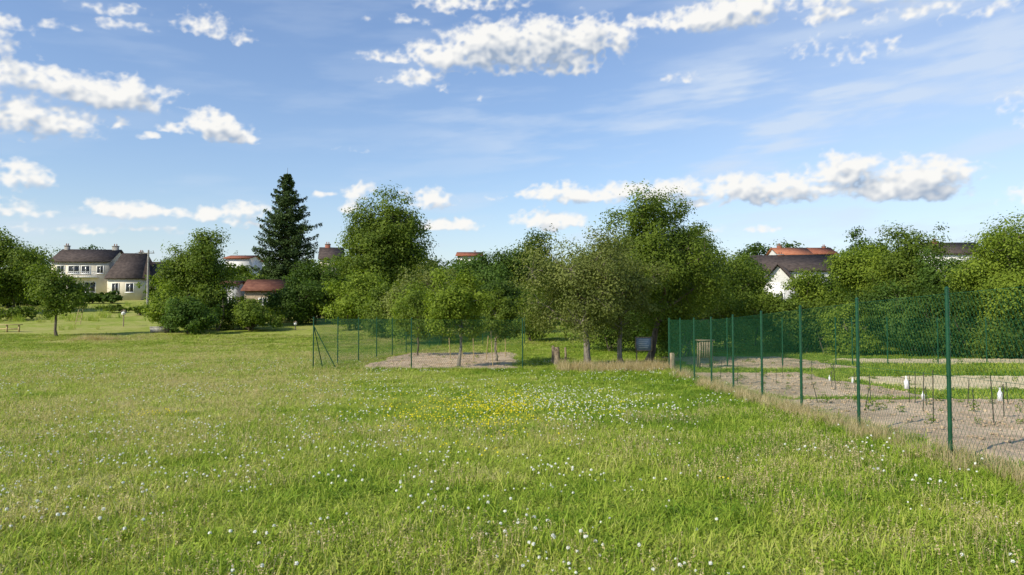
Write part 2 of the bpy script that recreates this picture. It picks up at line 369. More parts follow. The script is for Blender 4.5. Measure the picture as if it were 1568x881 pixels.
def t_clod(g,rng,i):
    for k in range(6):
        s=rng.uniform(.012,.036); c=np.r_[rng.uniform(-.35,.35,2),s*.2]
        a=np.linspace(0,2*np.pi,6,endpoint=False); P=[]
        for zz,rr_ in ((-.5,.8),(0.0,1),(.35,.6),(.42,.02)):
            P.append(np.stack([np.cos(a)*rr_,np.sin(a)*rr_,np.full(6,zz)],-1)*s*rng.uniform(.75,1.25,(6,1)))
        V=np.concatenate(P)+c; q=[]
        for r_ in range(3):
            for j in range(6): q.append([r_*6+j,r_*6+(j+1)%6,(r_+1)*6+(j+1)%6,(r_+1)*6+j])
        g.add(V,q,0)
CLOD=tuft_collection("soil_clod",t_clod,4,[SOIL])

rg=np.random.RandomState(11)
nofence=lambda x,y:(x<fx(y)+25)
x,y=sample(rg,56,10,1.7,3.6,56,nofence); place("meadow_grass",GR,x,y,rg)
x,y=sample(rg,12,9,1.2,3.6,40,lambda x,y:(fbm(x*.35+50,y*.35+50,3,3)>.42)&(fbm(x*.12,y*.12+9,2,8)+(-x)*.014>.42)&(x<fx(y)))
place("meadow_seed_heads",SD,x,y,rg,.8,1.25,(.8,1.2))
x,y=sample(rg,4.2,12,.75,3.6,34,lambda x,y:(fbm(x*.5+80,y*.5+20,3,21)>.46)&(x<fx(y)+.2))
place("white_clover_flowers",FW,x,y,rg,.75,1.5,(.9,1.1),.4)
xa=rg.normal(1.2,1.1,320); ya=rg.normal(15.5,3.2,320); xb=rg.normal(-4,2.2,130); yb=rg.normal(9,1.5,130)
x=np.r_[xa,xb]; y=np.r_[ya,yb]; k=(y>4)&(x<fx(y)-.3); place("white_clover_flowers",FW,x[k],y[k],rg,.7,1.4,(.9,1.1),.4)
xa=np.r_[rg.normal(-.25,.5,190),rg.normal(-.5,1.35,220)]; ya=np.r_[rg.normal(14.3,2.0,190),rg.normal(14.6,2.6,220)]; xb=rg.normal(-6.6,.35,16); yb=rg.normal(13.6,.3,16); xc=rg.normal(-1.9,.5,18); yc=rg.normal(13.4,.5,18); xd=rg.normal(-5,.6,10); yd=rg.normal(21,.6,10)
x=np.r_[xa,xb,xc,xd]; y=np.r_[ya,yb,yc,yd]; k=y>7; place("buttercup_flowers",FY,x[k],y[k],rg,.8,1.3,(.9,1.2),.4)
x,y=sample(rg,3.4,7,1.5,3.4,20,lambda x,y:(fbm(x*.6+8,y*.6+2,3,31)>.50)&(x<fx(y)))
place("tall_grass",TALL,x,y,rg,.45,.8,(.6,1.0))
x,y=sample(rg,2.4,7,1.5,3.6,9,lambda x,y:(fbm(x*1.1+3,y*1.1+7,3,37)>.53)&(x<fx(y)))
place("tall_grass",TALL,x,y,rg,.6,1.05,(.6,1.05))
ys=rg.uniform(4.5,28.5,640); xs=fx(ys)+rg.normal(0,.15,640); k=fbm(ys*.8,ys*0+3,2,5)>.36
place("dry_grass_strip",DRYC,xs[k],ys[k],rg,.4,.9,(.6,1.1),.2)
ys=rg.uniform(4.5,28.5,420); xs=fx(ys)+rg.normal(0,.22,420); place("fence_side_grass",TALL,xs,ys,rg,.5,.9,(.6,1.0),.2)
xs=rg.uniform(1.8,6.2,300); ys=rg.normal(28.5,.4,300); place("dry_grass_strip",DRYC,xs,ys,rg,.6,1.1,(.6,1.4),.1)
xs=rg.normal(px_x(150,51),.8,60); ys=rg.normal(51,.5,60); place("dry_grass_strip",DRYC,xs,ys,rg,.8,1.2,(.6,1.2),.1)
xs=np.r_[rg.uniform(-7.7,.6,260),-7.5+rg.uniform(0,1,200)*2.6+rg.normal(0,.12,200)]
ys=np.r_[rg.normal(28,.12,260),0*np.ones(200)]; ys[260:]=28+(xs[260:]+7.5)/2.6*17
place("fence_side_grass",TALL,xs,ys,rg,.5,.9,(.6,1.0),.1)
xs=rg.uniform(-62,-22,900); ys=rg.uniform(60,100,900); k=fbm(xs*.09,ys*.14,3,64)>.53
place("rough_grass",TALL,xs[k],ys[k],rg,1.5,2.6,(.8,1.5),.3,d0=60)
xs=rg.uniform(6.2,26,760); ys=rg.uniform(9,38,760); k=(fbm(xs*.5,ys*.5,3,77)>.51)
place("garden_weeds",WEED,xs[k],ys[k],rg,.3,1.0,(.4,1.1),.1)
xs=rg.uniform(-5.8,.1,90); ys=rg.uniform(29,40,90); place("garden_weeds",WEED,xs,ys,rg,.3,.8,(.3,.8),.1)
cx_=[];cy_=[]
for nme,a,b,c,d,m in BEDS:
    if nme=="soil_bed":
        n=int((b-a)*(d-c)*3.5); cx_.append(rg.uniform(a+.3,b-.3,n)); cy_.append(rg.uniform(c+.3,d-.3,n))
cx_=np.concatenate(cx_);cy_=np.concatenate(cy_); place("soil_clods",CLOD,cx_,cy_,rg,.6,1.3,(.7,1.1),.1,dz=.08)

# ------------------------------------------------------------ trees
def curve_pts(a,b,n,rng,wob,sag=0):
    a=np.array(a,float);b=np.array(b,float); t=np.linspace(0,1,n)[:,None]
    P=a+(b-a)*t; off=rng.normal(size=3)*wob*np.linalg.norm(b-a); P=P+np.sin(t*np.pi)*off
    P[:,2]+=np.sin(t[:,0]*np.pi)*sag
    P[1:-1]+=rng.normal(size=(n-2,3))*wob*.25*np.linalg.norm(b-a)
    return P
LEAFK=1.7
def grow_tree(g,x,y,H,w,cb,tr,leaf,nleaf,seed,K=14,nc=320,stems=1,wy=None,cr=.42,lean=0,lob=(.24,.42),lpos=(.42,.88),wob=.04):
    rng=np.random.RandomState(seed); z0=H1(x,y)-.05
    base=np.array([x,y,z0]); wy=wy or w*.9
    c=np.array([lean,0,cb+(H-cb)*.5]); R=np.array([w/2,wy/2,(H-cb)/2])
    D=rnd_unit(rng,K); LC=c+D*R*rng.uniform(*lpos,K)[:,None]; LR=rng.uniform(*lob,K)
    LC[0]=c; LR[0]=.55
    pk=rng.choice(K,nc,p=LR**2/np.sum(LR**2)); d=rnd_unit(rng,nc); rr=rng.uniform(.25,1,nc)**.5
    C=LC[pk]+d*(LR[pk]*rr)[:,None]*R
    crad=cr*min(w,H-cb)*.24*rng.uniform(.5,1.3,nc)
    mr=np.mean(crad)
    lo=np.percentile(C,1,axis=0); hi=np.percentile(C,99,axis=0); hi[2]=C[:,2].max(); tgt_lo=c-R+mr*.8; tgt_hi=c+R-mr*.8
    tgt_hi[2]=c[2]+R[2]-mr*1.0
    for a in range(3):
        sc_=(tgt_hi[a]-tgt_lo[a])/(hi[a]-lo[a])
        C[:,a]=tgt_lo[a]+(C[:,a]-lo[a])*sc_; LC[:,a]=tgt_lo[a]+(LC[:,a]-lo[a])*sc_
    C[:,2]=np.maximum(C[:,2],.12)
    for s in range(stems):
        off=np.array([rng.normal()*.3*(stems>1),rng.normal()*.3*(stems>1),0])
        top=np.array([c[0]*.7,0,cb+(H-cb)*.55])+off*2.5
        P=curve_pts(base+off,base+top,8,rng,wob); Rr=tr*np.linspace(1,.35,8)**1.0; Rr[0]*=1.35
        g.tube(P,Rr,0,8)
        nodes=[]
        for i in range(s,K,stems):
            st=min(P[1:7],key=lambda q:abs(q[2]-(z0+max(.25*cb+.1,(LC[i][2]-.4*np.hypot(*(LC[i][:2])) )))))
            Q=curve_pts(st,base+LC[i],6,rng,.09,.05); g.tube(Q,tr*np.linspace(.45,.12,6),0,5); nodes.append(Q)
        nd=np.concatenate(nodes)
        idx=rng.choice(nc,int(nc*.35/stems),replace=False)
        for j in idx:
            t=base+C[j]; k=np.argmin(np.linalg.norm(nd-t,axis=1)); 
            if np.linalg.norm(nd[k]-t)>.15: g.tube(curve_pts(nd[k],t,4,rng,.1),tr*np.array([.12,.09,.06,.03]),0,3)
    nleaf=int(nleaf*.8)
    wgt=crad**2; wgt/=wgt.sum()
    li=rng.choice(nc,nleaf,p=wgt)
    off=rnd_unit(rng,nleaf)*(rng.rand(nleaf)**.45*1.45*crad[li])[:,None]*np.array([1,1,.72])
    off*=(1+.35*(rng.rand(nleaf)<.08))[:,None]
    Lp=C[li]+off
    Lp[:,2]=np.maximum(Lp[:,2],.04)
    out=(Lp-c)/R; out/=np.linalg.norm(out,axis=1)[:,None]+1e-6
    lo_=off/(np.linalg.norm(off,axis=1)[:,None]+1e-6)
    Nn=rnd_unit(rng,nleaf)*.65+out*.45+lo_*.65+np.array([0,0,.4]); Nn/=np.linalg.norm(Nn,axis=1)[:,None]+1e-9
    ct=rng.rand(nc)
    tt=np.clip(ct[li]*.6+rng.rand(nleaf)*.4,0,1)
    g.quads(leafquads(Lp+base,Nn,leaf*LEAFK*rng.uniform(.6,1.25,nleaf),rng),1,tt)
def tree(name,px,py_top,d,wpx,cb,leafm,nleaf,seed,leaf=None,tr=.12,bark=BARK,**kw):
    x=px_x(px,d); H=px_z(py_top,d)-H1(x,d); w=wpx/F*d
    g=Geo(); grow_tree(g,x,d,H,w,cb,tr,leaf or max(.07,d*.0020),nleaf,seed,**kw)
    return g.obj(name,[bark,leafm])

tree("deciduous_tree",22,342,85,122,1.0,LF_MID,25000,1,K=16,nc=420)
tree("deciduous_tree",-50,350,80,120,1.0,LF_MID,12000,2)
tree("fruit_tree",88,402,54,84,1.5,LF_MID,13000,3,tr=.10)
tree("deciduous_tree",296,350,62,108,.6,LF_MID,34000,4,K=20,nc=480,tr=.2)
tree("shrub",262,428,58,74,.1,LF_LIT,9000,5,tr=.05,stems=3)
tree("shrub",330,430,60,64,.1,LF_MID,9000,6,tr=.05,stems=3)
tree("shrub",385,450,60,100,.1,LF_MID,13000,7,tr=.05,stems=3)
tree("shrub",295,450,56,80,.1,LF_MID2,9000,8,tr=.05,stems=3)
tree("shrub",455,420,66,90,.1,LF_DARK,13000,9,tr=.05,stems=3)
tree("shrub",495,396,72,100,.3,LF_DARK,17000,10,tr=.08,stems=2)
tree("oak_tree",588,280,76,126,1.0,LF_MID,60000,12,K=26,nc=800,tr=.3,cr=.34,lob=(.3,.46),lpos=(.3,.7))
tree("shrub",545,408,60,95,.1,LF_LIT,15000,13,tr=.06,stems=3)
tree("shrub",600,422,54,95,.1,LF_MID,15000,14,tr=.06,stems=3)
tree("fruit_tree",660,390,52,130,.6,LF_OLV,22000,15,tr=.1,K=18)
tree("fruit_tree",640,425,48,90,.4,LF_LIT,13000,16,tr=.08)
tree("apple_tree",702,405,29.5,100,1.25,LF_LIT,19000,17,leaf=.060,tr=.075,K=14,nc=260,cr=.42,bark=BARKP)
tree("apple_tree",760,438,33,70,1.1,LF_MID,9000,18,leaf=.065,tr=.06,K=10,nc=160,bark=BARKP)
tree("apple_tree",640,440,38,76,1.0,LF_MID,8000,181,leaf=.07,tr=.05,K=10,nc=160)
tree("deciduous_tree",795,351,74,98,1.0,LF_DARK,24000,19,tr=.2)
tree("deciduous_tree",735,381,70,90,1.0,LF_MID2,16000,20)
tree("shrub",760,420,58,110,.1,LF_DARK,14000,21,stems=3,tr=.06)
# centre
tree("fruit_tree",900,342,29.5,176,1.2,LF_OLV,34000,22,leaf=.058,tr=.15,K=22,nc=440,cr=.36,lean=-.5,bark=BARKP,wob=.05)
tree("cherry_tree",992,281,34,202,1.3,LF_MID,76000,23,leaf=.07,tr=.16,K=32,nc=700,cr=.28,lob=(.18,.34),lpos=(.5,1.0),wob=.08)
tree("fruit_tree",951,370,31,130,1.2,LF_OLV,20000,24,leaf=.058,tr=.12,K=16,nc=340,cr=.36,bark=BARKP,wob=.07)
tree("fruit_tree",1055,340,38,120,1.0,LF_MID,26000,25,leaf=.075,tr=.1,K=16)
tree("fruit_tree",1112,374,44,140,.4,LF_MID,28000,26,leaf=.085,tr=.1,K=18)
tree("shrub",1030,440,36,110,.2,LF_MID2,13000,27,leaf=.075,stems=3,tr=.05)
tree("shrub",940,450,42,150,.2,LF_DARK,15000,28,leaf=.08,stems=3,tr=.05)
tree("shrub",1085,440,42,110,.2,LF_MID,12000,29,leaf=.085,stems=3,tr=.05)
tree("shrub",1150,425,48,90,.1,LF_LIT,13000,30,leaf=.095,stems=3,tr=.05)
tree("shrub",820,435,50,80,.1,LF_MID,9000,31,leaf=.095,stems=3,tr=.05)
# right
tree("shrub",1238,408,46,95,.1,LF_LIT,17000,32,leaf=.09,stems=3,tr=.05)
tree("shrub",1200,447,42,80,.1,LF_MID,11000,33,leaf=.09,stems=3,tr=.05)
tree("deciduous_tree",1325,347,78,70,1.0,LF_DARK,15000,34)
tree("elder_tree",1325,368,46,115,.3,LF_LIT,30000,35,leaf=.09,K=18,tr=.12)
tree("hazel_tree",1395,339,43,125,.2,LF_MID,40000,36,leaf=.085,K=22,stems=3,tr=.1,nc=420)
tree("hazel_tree",1465,370,40,120,.1,LF_MID2,30000,37,leaf=.08,K=20,stems=3,tr=.08)
tree("walnut_tree",1548,315,37,170,.4,LF_LIT,54000,38,leaf=.08,K=28,nc=560,tr=.16,lob=(.2,.36),lpos=(.5,.98))
tree("hazel_tree",1640,330,38,150,.3,LF_MID,22000,39,leaf=.09,K=18,tr=.1)
tree("hazel_tree",1740,330,40,150,.3,LF_MID,12000,40,leaf=.1,K=18,tr=.1)
for i,(a,b,dd,ww,mm) in enumerate([(1270,438,41,100,LF_MID),(1330,438,40,100,LF_DARK),(1390,423,38,110,LF_MID2),(1450,428,37,110,LF_DARK),(1515,428,36,110,LF_MID),(1575,423,35,120,LF_DARK),(1650,430,34,120,LF_MID),(1300,460,39,85,LF_LIT),(1225,455,42,80,LF_DARK)]):
    tree("hedge_shrub",a,b,dd,ww,.05,mm,15000,50+i,leaf=.078,stems=3,tr=.04)

def spruce(name,px,py_top,d,wpx,seed,n=60000):
    rng=np.random.RandomState(seed); x=px_x(px,d); z0=H1(x,d); H=px_z(py_top,d)-z0; Rm=wpx/F*d/2
    g=Geo(); g.tube(np.array([[x,d,z0+H*t] for t in np.linspace(0,1,10)]),.32*(1-np.linspace(0,.96,10)),0,8)
    nw=30; C=[];Nn=[];T=[]
    for i in range(nw):
        f=(i+rng.uniform(-.3,.3))/nw; h=H*(.10+.89*f)
        prof=min(1.0,((1-f)*2.2+.03)**.8)*(.84+.16*math.sin(i*1.9))*(1 if f>.12 else .85)
        nb=int(7+6*(1-f)); a0=rng.rand()*6.28
        for b in range(nb):
            L=Rm*prof*rng.uniform(.55,1.2); a=a0+b*2*np.pi/nb+rng.normal()*.2
            droop=rng.uniform(.10,.35)*L; ts=np.linspace(0,1,5)
            P=np.stack([x+np.cos(a)*L*ts,d+np.sin(a)*L*ts,z0+h-droop*np.sin(ts*2.2)+.16*L*ts**3],-1)
            g.tube(P,.05*np.linspace(1,.15,5),0,3)
            k=max(16,int(n/(nw*9)*(L/Rm+.15))); t=rng.rand(k)**.7
            bp=np.stack([np.interp(t,ts,P[:,q]) for q in range(3)],-1)
            side=np.array([-np.sin(a),np.cos(a),0]); wd=.22*L*(1-t*.6)
            bp=bp+side*(rng.normal(size=k)*wd)[:,None]*.8; bp[:,2]-=np.abs(rng.normal(size=k))*.24
            C.append(bp); q=rnd_unit(rng,k)*.7+np.array([np.cos(a)*.4,np.sin(a)*.4,.7]); Nn.append(q/np.linalg.norm(q,axis=1)[:,None]); T.append(np.clip(rng.rand()*.5+rng.rand(k)*.5,0,1))
    C=np.concatenate(C);Nn=np.concatenate(Nn);T=np.concatenate(T)
    g.quads(leafquads(C,Nn,.32*rng.uniform(.6,1.3,len(C)),rng,.42),1,T)
    return g.obj(name,[BARK,LF_CON])
spruce("spruce_tree",438,257,90,104,7)

def mass(name,specs,m,seed):
    g=Geo()
    for i,(px,py,d,w,n) in enumerate(specs):
        x=px_x(px,d); H=px_z(py,d)-H1(x,d); grow_tree(g,x,d,H,w/F*d,.3,.15,d*.0024,n,seed+i,K=10,nc=140)
    return g.obj(name,[BARK,m])
rr=np.random.RandomState(4)
sp=[]
for px in range(-120,540,38): sp.append((px+rr.randint(-8,8),427+rr.randint(-14,12),100+rr.randint(-6,8),70,4000))
sp=[s for s in sp if not (60<s[0]<248) and not (372<s[0]<436)]
sp+=[(350,403,118,50,3500),(395,404,112,60,3500),(372,405,120,50,3000),(330,390,112,60,3500),(510,391,110,60,3500),(545,388,108,60,3500),(478,393,112,50,3500)]
mass("distant_trees",sp,LF_MID,200)
sp=[(px+rr.randint(-10,10),388+rr.randint(-6,10),98+rr.randint(-8,12),84,5000) for px in range(530,1170,36)]
sp+=[(1175,416,92,60,4000),(1215,418,90,60,4000),(1255,414,92,60,4000),(1290,416,90,50,4000)]
mass("distant_trees",sp,LF_DARK,300)
sp=[(px+rr.randint(-12,12),392+rr.randint(-4,10),150+rr.randint(-10,20),84,3200) for px in list(range(-200,60,42))+list(range(250,1160,44))+list(range(1290,1750,44))]
mass("distant_trees",sp,LF_DARK,400)
sp=[(px+rr.randint(-5,5),y_,175,66,3200) for px,y_ in [(1207,360),(1165,372),(1182,368),(1140,375),(125,373),(105,376),(150,378),(1330,374),(1400,370),(1225,382),(1270,382),(1300,376)]]
mass("distant_trees",sp,LF_DARK,500)
sp=[(px+rr.randint(-8,8),438+rr.randint(-10,10),66+rr.randint(-3,5),76,4000) for px in range(440,1230,42)]
mass("orchard_shrubs",sp,LF_MID,600)
sp=[(px,446+rr.randint(-3,3),106,30,1500) for px in (125,142,158,172)]+[(262,438,90,50,2500),(50,448,95,50,2500),(10,446,95,50,2500),(-30,446,92,60,2500)]
mass("garden_hedge",sp,LF_DARK,700)
sp=[(20,468,72,70,2500),(-30,466,70,80,2500),(170,466,84,40,1800),(215,468,80,36,1800)]
mass("low_shrubs",sp,LF_MID,800)

# ------------------------------------------------------------ houses
def house(name,px0,px1,d,py_eave,py_ridge,roofm,wallm=PLAST,depth=7,rz=0,hip=0.0,windows=(),chim=(),gable_front=False,z_base=None,chimm=BRICK):
    x0,x1=px_x(px0,d),px_x(px1,d); w=x1-x0; cx=(x0+x1)/2
    zb=(H1(cx,d+depth/2) if z_base is None else z_base)-.3
    ze=px_z(py_eave,d)-zb; zr=px_z(py_ridge,d)-zb
    E=bpy.data.objects.new(name,None); sc.collection.objects.link(E); E.location=(cx,d,zb); E.rotation_euler=(0,0,rz)
    g=Geo(); hw=w/2
    g.box((0,depth/2,ze/2),(w,depth,ze),0)
    o=.35; th=.14
    if gable_front:
        g.add([[-hw,0,ze],[hw,0,ze],[0,0,zr-.1],[0,0,zr-.1]],[[0,1,2,3]],0); g.add([[-hw,depth,ze],[hw,depth,ze],[0,depth,zr-.1],[0,depth,zr-.1]],[[1,0,3,2]],0)
    elif hip<=0:
        for s in (-1,1): g.add([[s*hw,0,ze],[s*hw,depth,ze],[s*hw,depth/2,zr-.1],[s*hw,depth/2,zr-.1]],[[0,1,2,3]],0)
    g.obj("walls",[wallm],E)
    r=Geo()
    def slab(q):
        q=np.array(q,float); q2=q.copy(); q2[:,2]+=th
        r.add(np.concatenate([q,q2]),[[0,3,2,1],[4,5,6,7],[0,1,5,4],[1,2,6,5],[2,3,7,6],[3,0,4,7]],0)
    if gable_front:
        dz=(zr-ze)/hw*o
        slab([[-hw-o,-o,ze-dz],[0,-o,zr],[0,depth+o,zr],[-hw-o,depth+o,ze-dz]]); slab([[0.004,-o,zr],[hw+o,-o,ze-dz],[hw+o,depth+o,ze-dz],[0.004,depth+o,zr]])
    else:
        dz=(zr-ze)/(depth/2)*o; hx=hip
        a=hw+o; b=max(.05,hw+ (o if hip<=0 else -hx))
        slab([[-a,-o,ze-dz],[a,-o,ze-dz],[b,depth/2,zr],[-b,depth/2,zr]])
        slab([[-b,depth/2+.004,zr],[b,depth/2+.004,zr],[a,depth+o,ze-dz],[-a,depth+o,ze-dz]])
        if hip>0:
            slab([[-a,depth+o,ze-dz-.004],[-a,-o,ze-dz-.004],[-b,depth/2,zr-.004],[-b,depth/2+.002,zr-.004]])
            slab([[a,-o,ze-dz-.004],[a,depth+o,ze-dz-.004],[b,depth/2+.002,zr-.004],[b,depth/2,zr-.004]])
    r.obj("roof",[roofm],E)
    if windows:
        wg=Geo()
        for (wx,wz,ww,wh) in windows:
            wg.box((wx,-.012,wz),(ww,.02,wh),1)
            for s in (-1,1):
                wg.box((wx+s*(ww/2+.05),-.03,wz),(.1,.08,wh+.2),0); wg.box((wx,-.03,wz+s*(wh/2+.05)),(ww,.08,.1),0)
            wg.box((wx,-.026,wz),(.06,.05,wh),0); wg.box((wx,-.06,wz-wh/2-.13),(ww+.4,.18,.07),0)
        wg.obj("windows",[TRIM,GLASS],E)
    for i,(cx_,cy_,cw,ch) in enumerate(chim):
        c=Geo(); c.box((cx_,cy_,zr+ch/2-.9),(cw,.5,ch+1.8-.9),0); c.box((cx_,cy_,zr+ch-.42),(cw+.12,.62,.12),1)
        for k in (-.2,.2):c.tube([[cx_+k*cw,cy_,zr+ch-.36],[cx_+k*cw,cy_,zr+ch-.02]],[.09,.07],2,6)
        c.obj("chimney_%d"%(i+1),[chimm,STONE,BRICK],E)
    return E
E=house("house",80,163,118,400,380,RF_BRN,PLAST,8,0.10,0,[(-2.9,2.2,1.0,1.4),(-1.2,2.2,1.0,1.4),(1.6,2.2,1.6,1.5),(-2.9,5.0,1.0,1.1),(-.9,5.0,1.6,1.1),(.9,5.0,1.2,1.1),(3.1,5.0,.9,1.1)],[(-3.9,4,.7,1.1),(3.7,4,.9,1.1)],chimm=STONE)
g=Geo(); g.box((.1,-.55,3.75),(5.6,1.1,.14),0)
for xx in np.linspace(-2.6,2.8,19): g.box((xx,-1.06,4.2),(.05,.04,.76),0)
g.box((.1,-1.06,4.62),(5.6,.06,.06),0); g.obj("balcony",[TRIM],E)
house("house",165,214,116,424,386,RF_BRN,PLAST,8,0.10,.55,[(-1.3,2.0,.9,1.3),(.9,2.0,1.1,1.3)],[(.9,4.2,.6,.7)],chimm=STONE)
house("garage",214,246,119,424,400,RF_BRN,PLAST,7,0.1,0,[(-.6,1.9,.8,1.0)])
house("brown_roof_house",1165,1292,100,414,388,RF_BRN,PLASW,9,-.08,0,[(-2.5,2.0,1,1.2),(1,2.0,1,1.2)],[(-1.6,4.5,.8,.6)])
house("white_gable_house",1170,1214,66,432,406,RF_BRN,PLASW,7,-.45,0,[(0.1,2.4,.6,.8)],gable_front=True)
house("orange_roof_house",1194,1244,140,390,378,RF_ORG,PLASW,7,0,0,[(-1,3,1,1.2)],[(-1.8,3.5,.8,1.0)])
house("red_roof_house",1243,1282,146,389,378,RF_RED,PLASW,7,0,0,[(-1,3,1,1.2)],[(1.5,3.5,.7,.8)])
house("brown_roof_house",1436,1510,112,388,369,RF_BRN,PLASW,8,-.1,0,[(-1,3,1,1.2)],[(-2,4,.7,.8)])
house("brown_roof_house",1600,1680,112,388,367,RF_BRN,PLASW,8,-.1,0,[(-1,3,1,1.2)],[(-2,4,.7,.8)])
house("red_roof_house",344,380,130,396,390,RF_RED,PLASW,7,0,0,[(-1,5.4,1.2,1)],[])
house("brown_roof_house",490,522,125,396,377,RF_BRN,PLAST,8,0.2,0,[(0,3,1,1.2)],[(-.7,4,.9,1.1)])
house("red_roof_house",700,736,150,392,385,RF_RED,PLASW,7,0,0,[(0,3,1,1.2)],[(1,3.5,.6,.5)])
house("garden_shed",375,431,82,444,429,RF_RST,WOOD,4,0.05,0,[(0,1.5,.8,.6)])
house("garden_shed",338,362,84,436,431,RF_RST,PLASW,3,0.0,0,[(0,1.5,.6,.6)])
house("garden_shed",478,508,76,452,446,RF_BRN,PLASW,3,0.1,0,[(.2,1.2,.6,.5)])

# utility pole with wires
xp=px_x(226,95); g=Geo(); zp=H1(xp,95); zt=px_z(383,95)
g.tube([[xp,95,zp],[xp,95,zt]],[.16,.10],0,8); g.box((xp,95,zt-.4),(1.5,.1,.1),0)
for k in (-.65,0,.65): g.tube([[xp+k,95,zt-.35],[xp+k,95,zt-.1]],[.04,.04],0,6)
for k in (-.65,.65):
    t=np.linspace(0,1,12); g.tube(np.stack([xp+k-t*28,95+t*24,zt-.1+.3*t-1.0*np.sin(t*np.pi)],-1),np.full(12,.018),1,3)
g.obj("utility_pole",[STONE,DSTK])

# ------------------------------------------------------------ fences
def fence(name,pts,post=2.5,Hh=2.0,brace=(),wr=.0014):
    pts=np.array(pts,float); seg=np.linalg.norm(np.diff(pts,axis=0),axis=1); cum=np.r_[0,np.cumsum(seg)]
    tot=cum[-1]
    def at(s):
        return np.stack([np.interp(s,cum,pts[:,0]),np.interp(s,cum,pts[:,1])],-1)
    E=bpy.data.objects.new(name,None); sc.collection.objects.link(E)
    g=Geo(); n=max(1,int(round(tot/post))); S=np.linspace(0,tot,n+1); S=np.unique(np.r_[S,cum]) 
    S=[s for i,s in enumerate(S) if i==0 or s-S[i-1]>.4]
    for s in S:
        p=at(s); z=H1(*p); g.tube([[p[0],p[1],z-.2],[p[0],p[1],z+Hh]],[.024,.024],0,8)
        g.tube([[p[0],p[1],z+Hh],[p[0],p[1],z+Hh+.025]],[.029,.008],0,8)
        for hz in (.05,1.0,Hh-.06): g.tube([[p[0]-.035,p[1]-.01,z+hz],[p[0]+.035,p[1]-.01,z+hz]],[.006,.006],0,4)
    for (s,ds) in brace:
        p=at(s);q=at(s+ds); g.tube([[p[0],p[1],H1(*p)+Hh*.85],[q[0],q[1],H1(*q)]],[.02,.02],0,6)
    g.obj("posts",[GREENP],E)
    w=Geo(); Hm=Hh-.06; run=Hm*.62; sp=.075; k=5
    t=np.linspace(0,1,k)
    for sgn in (1,-1):
        s0=np.arange(-run,tot,sp) if sgn==1 else np.arange(0,tot+run,sp)
        for s in s0:
            ss=s+sgn*run*t; ok=(ss>=0)&(ss<=tot)
            if ok.sum()<2: continue
            u=ss[ok]; p=at(u); z=hgt(p[:,0],p[:,1])+.03+(Hm-.03)*t[ok]
            w.tube(np.stack([p[:,0],p[:,1],z],-1),np.full(len(u),wr),0,3)
    sl=np.linspace(0,tot,int(tot)+2); p=at(sl)
    for hz in (.05,1.0,Hm): w.tube(np.stack([p[:,0],p[:,1],hgt(p[:,0],p[:,1])+hz],-1),np.full(len(sl),.0022),0,4)
    w.obj("wire_mesh",[WIREM],E)
fence("chain_link_fence",[(fx(1.0),1.0),(fx(28.5),28.5)])
fence("chain_link_fence",[(fx(28.6)+.05,28.6),(14,30.5),(30,34)])
fence("chain_link_fence",[(-7.5,28),(-3.8,28.02),(.4,28.05)],post=3.6,brace=[(0,.9)],wr=.0018)
fence("chain_link_fence",[(-7.52,28.08),(-4.6,47)],brace=[(0,.9)],wr=.0024)
fence("chain_link_fence",[(-4.5,47),(.8,47)],wr=.0025)

# ------------------------------------------------------------ small garden objects
def stake(g,x,y,h,r=.012,m=0,lean=.05):
    z=H1(x,y); g.tube([[x,y,z-.05],[x+rs.normal()*lean,y+rs.normal()*lean,z+h]],[r,r*.9],m,5)
g=Geo()
for row_y in (11.8,13.8,15.6,19.5,21.5,23.5):
    for xx in np.arange(6.6,13.2 if row_y<17 else 9.6,1.0):
        stake(g,xx+rs.normal()*.1,row_y+rs.normal()*.12,rs.uniform(.45,.95),.009)
g.obj("plant_stakes",[DSTK])
xs=[];ys=[]
for row_y in (11.8,13.8,15.6,19.5,21.5,23.5):
    q=np.arange(6.6,13.2 if row_y<17 else 9.6,.7); xs+=list(q+rs.normal(size=len(q))*.07); ys+=[row_y]*len(q)
place("garden_seedlings",WEED,np.array(xs),np.array(ys),rg,.4,.75,(.6,1.2),0,dz=.05)
g=Geo()
for (xx,yy,h) in [(-1.7,33,1.1),(-1.2,34,1.2),(-2.3,35,1.2),(-.7,33.5,1.3),(-.75,29.5,1.5),(-2.8,34,1.1),(-.3,36,1.1)]: stake(g,xx,yy,h,.022,0,.12)
g.obj("wooden_stakes",[WOODY])
def bottle(px,py,d,s=.62):
    x=px_x(px,d); z=px_z(py,d); g=Geo()
    g.tube([[x,d,z-.13*s],[x,d,z-.12*s],[x,d,z+.06*s],[x,d,z+.12*s],[x,d,z+.16*s]],[.02*s,.055*s,.055*s,.022*s,.02*s],0,10)
    g.tube([[x,d,z+.16*s],[x,d,z+.19*s]],[.024*s,.022*s],0,8)
    g.tube([[x+.06,d,H1(x,d)],[x+.06,d,z+.2]],[.008,.008],1,5); g.tube([[x+.06,d,z+.19],[x,d,z+.18*s]],[.004,.004],1,4)
    g.obj("hanging_bottle",[WHITE,DSTK],smooth=False)
for p in [(1385,588,15.5,.85),(1527,606,12.7,.72),(1410,607,15,.55),(1268,580,20,.5),(1303,583,19,.5)]: bottle(*p)
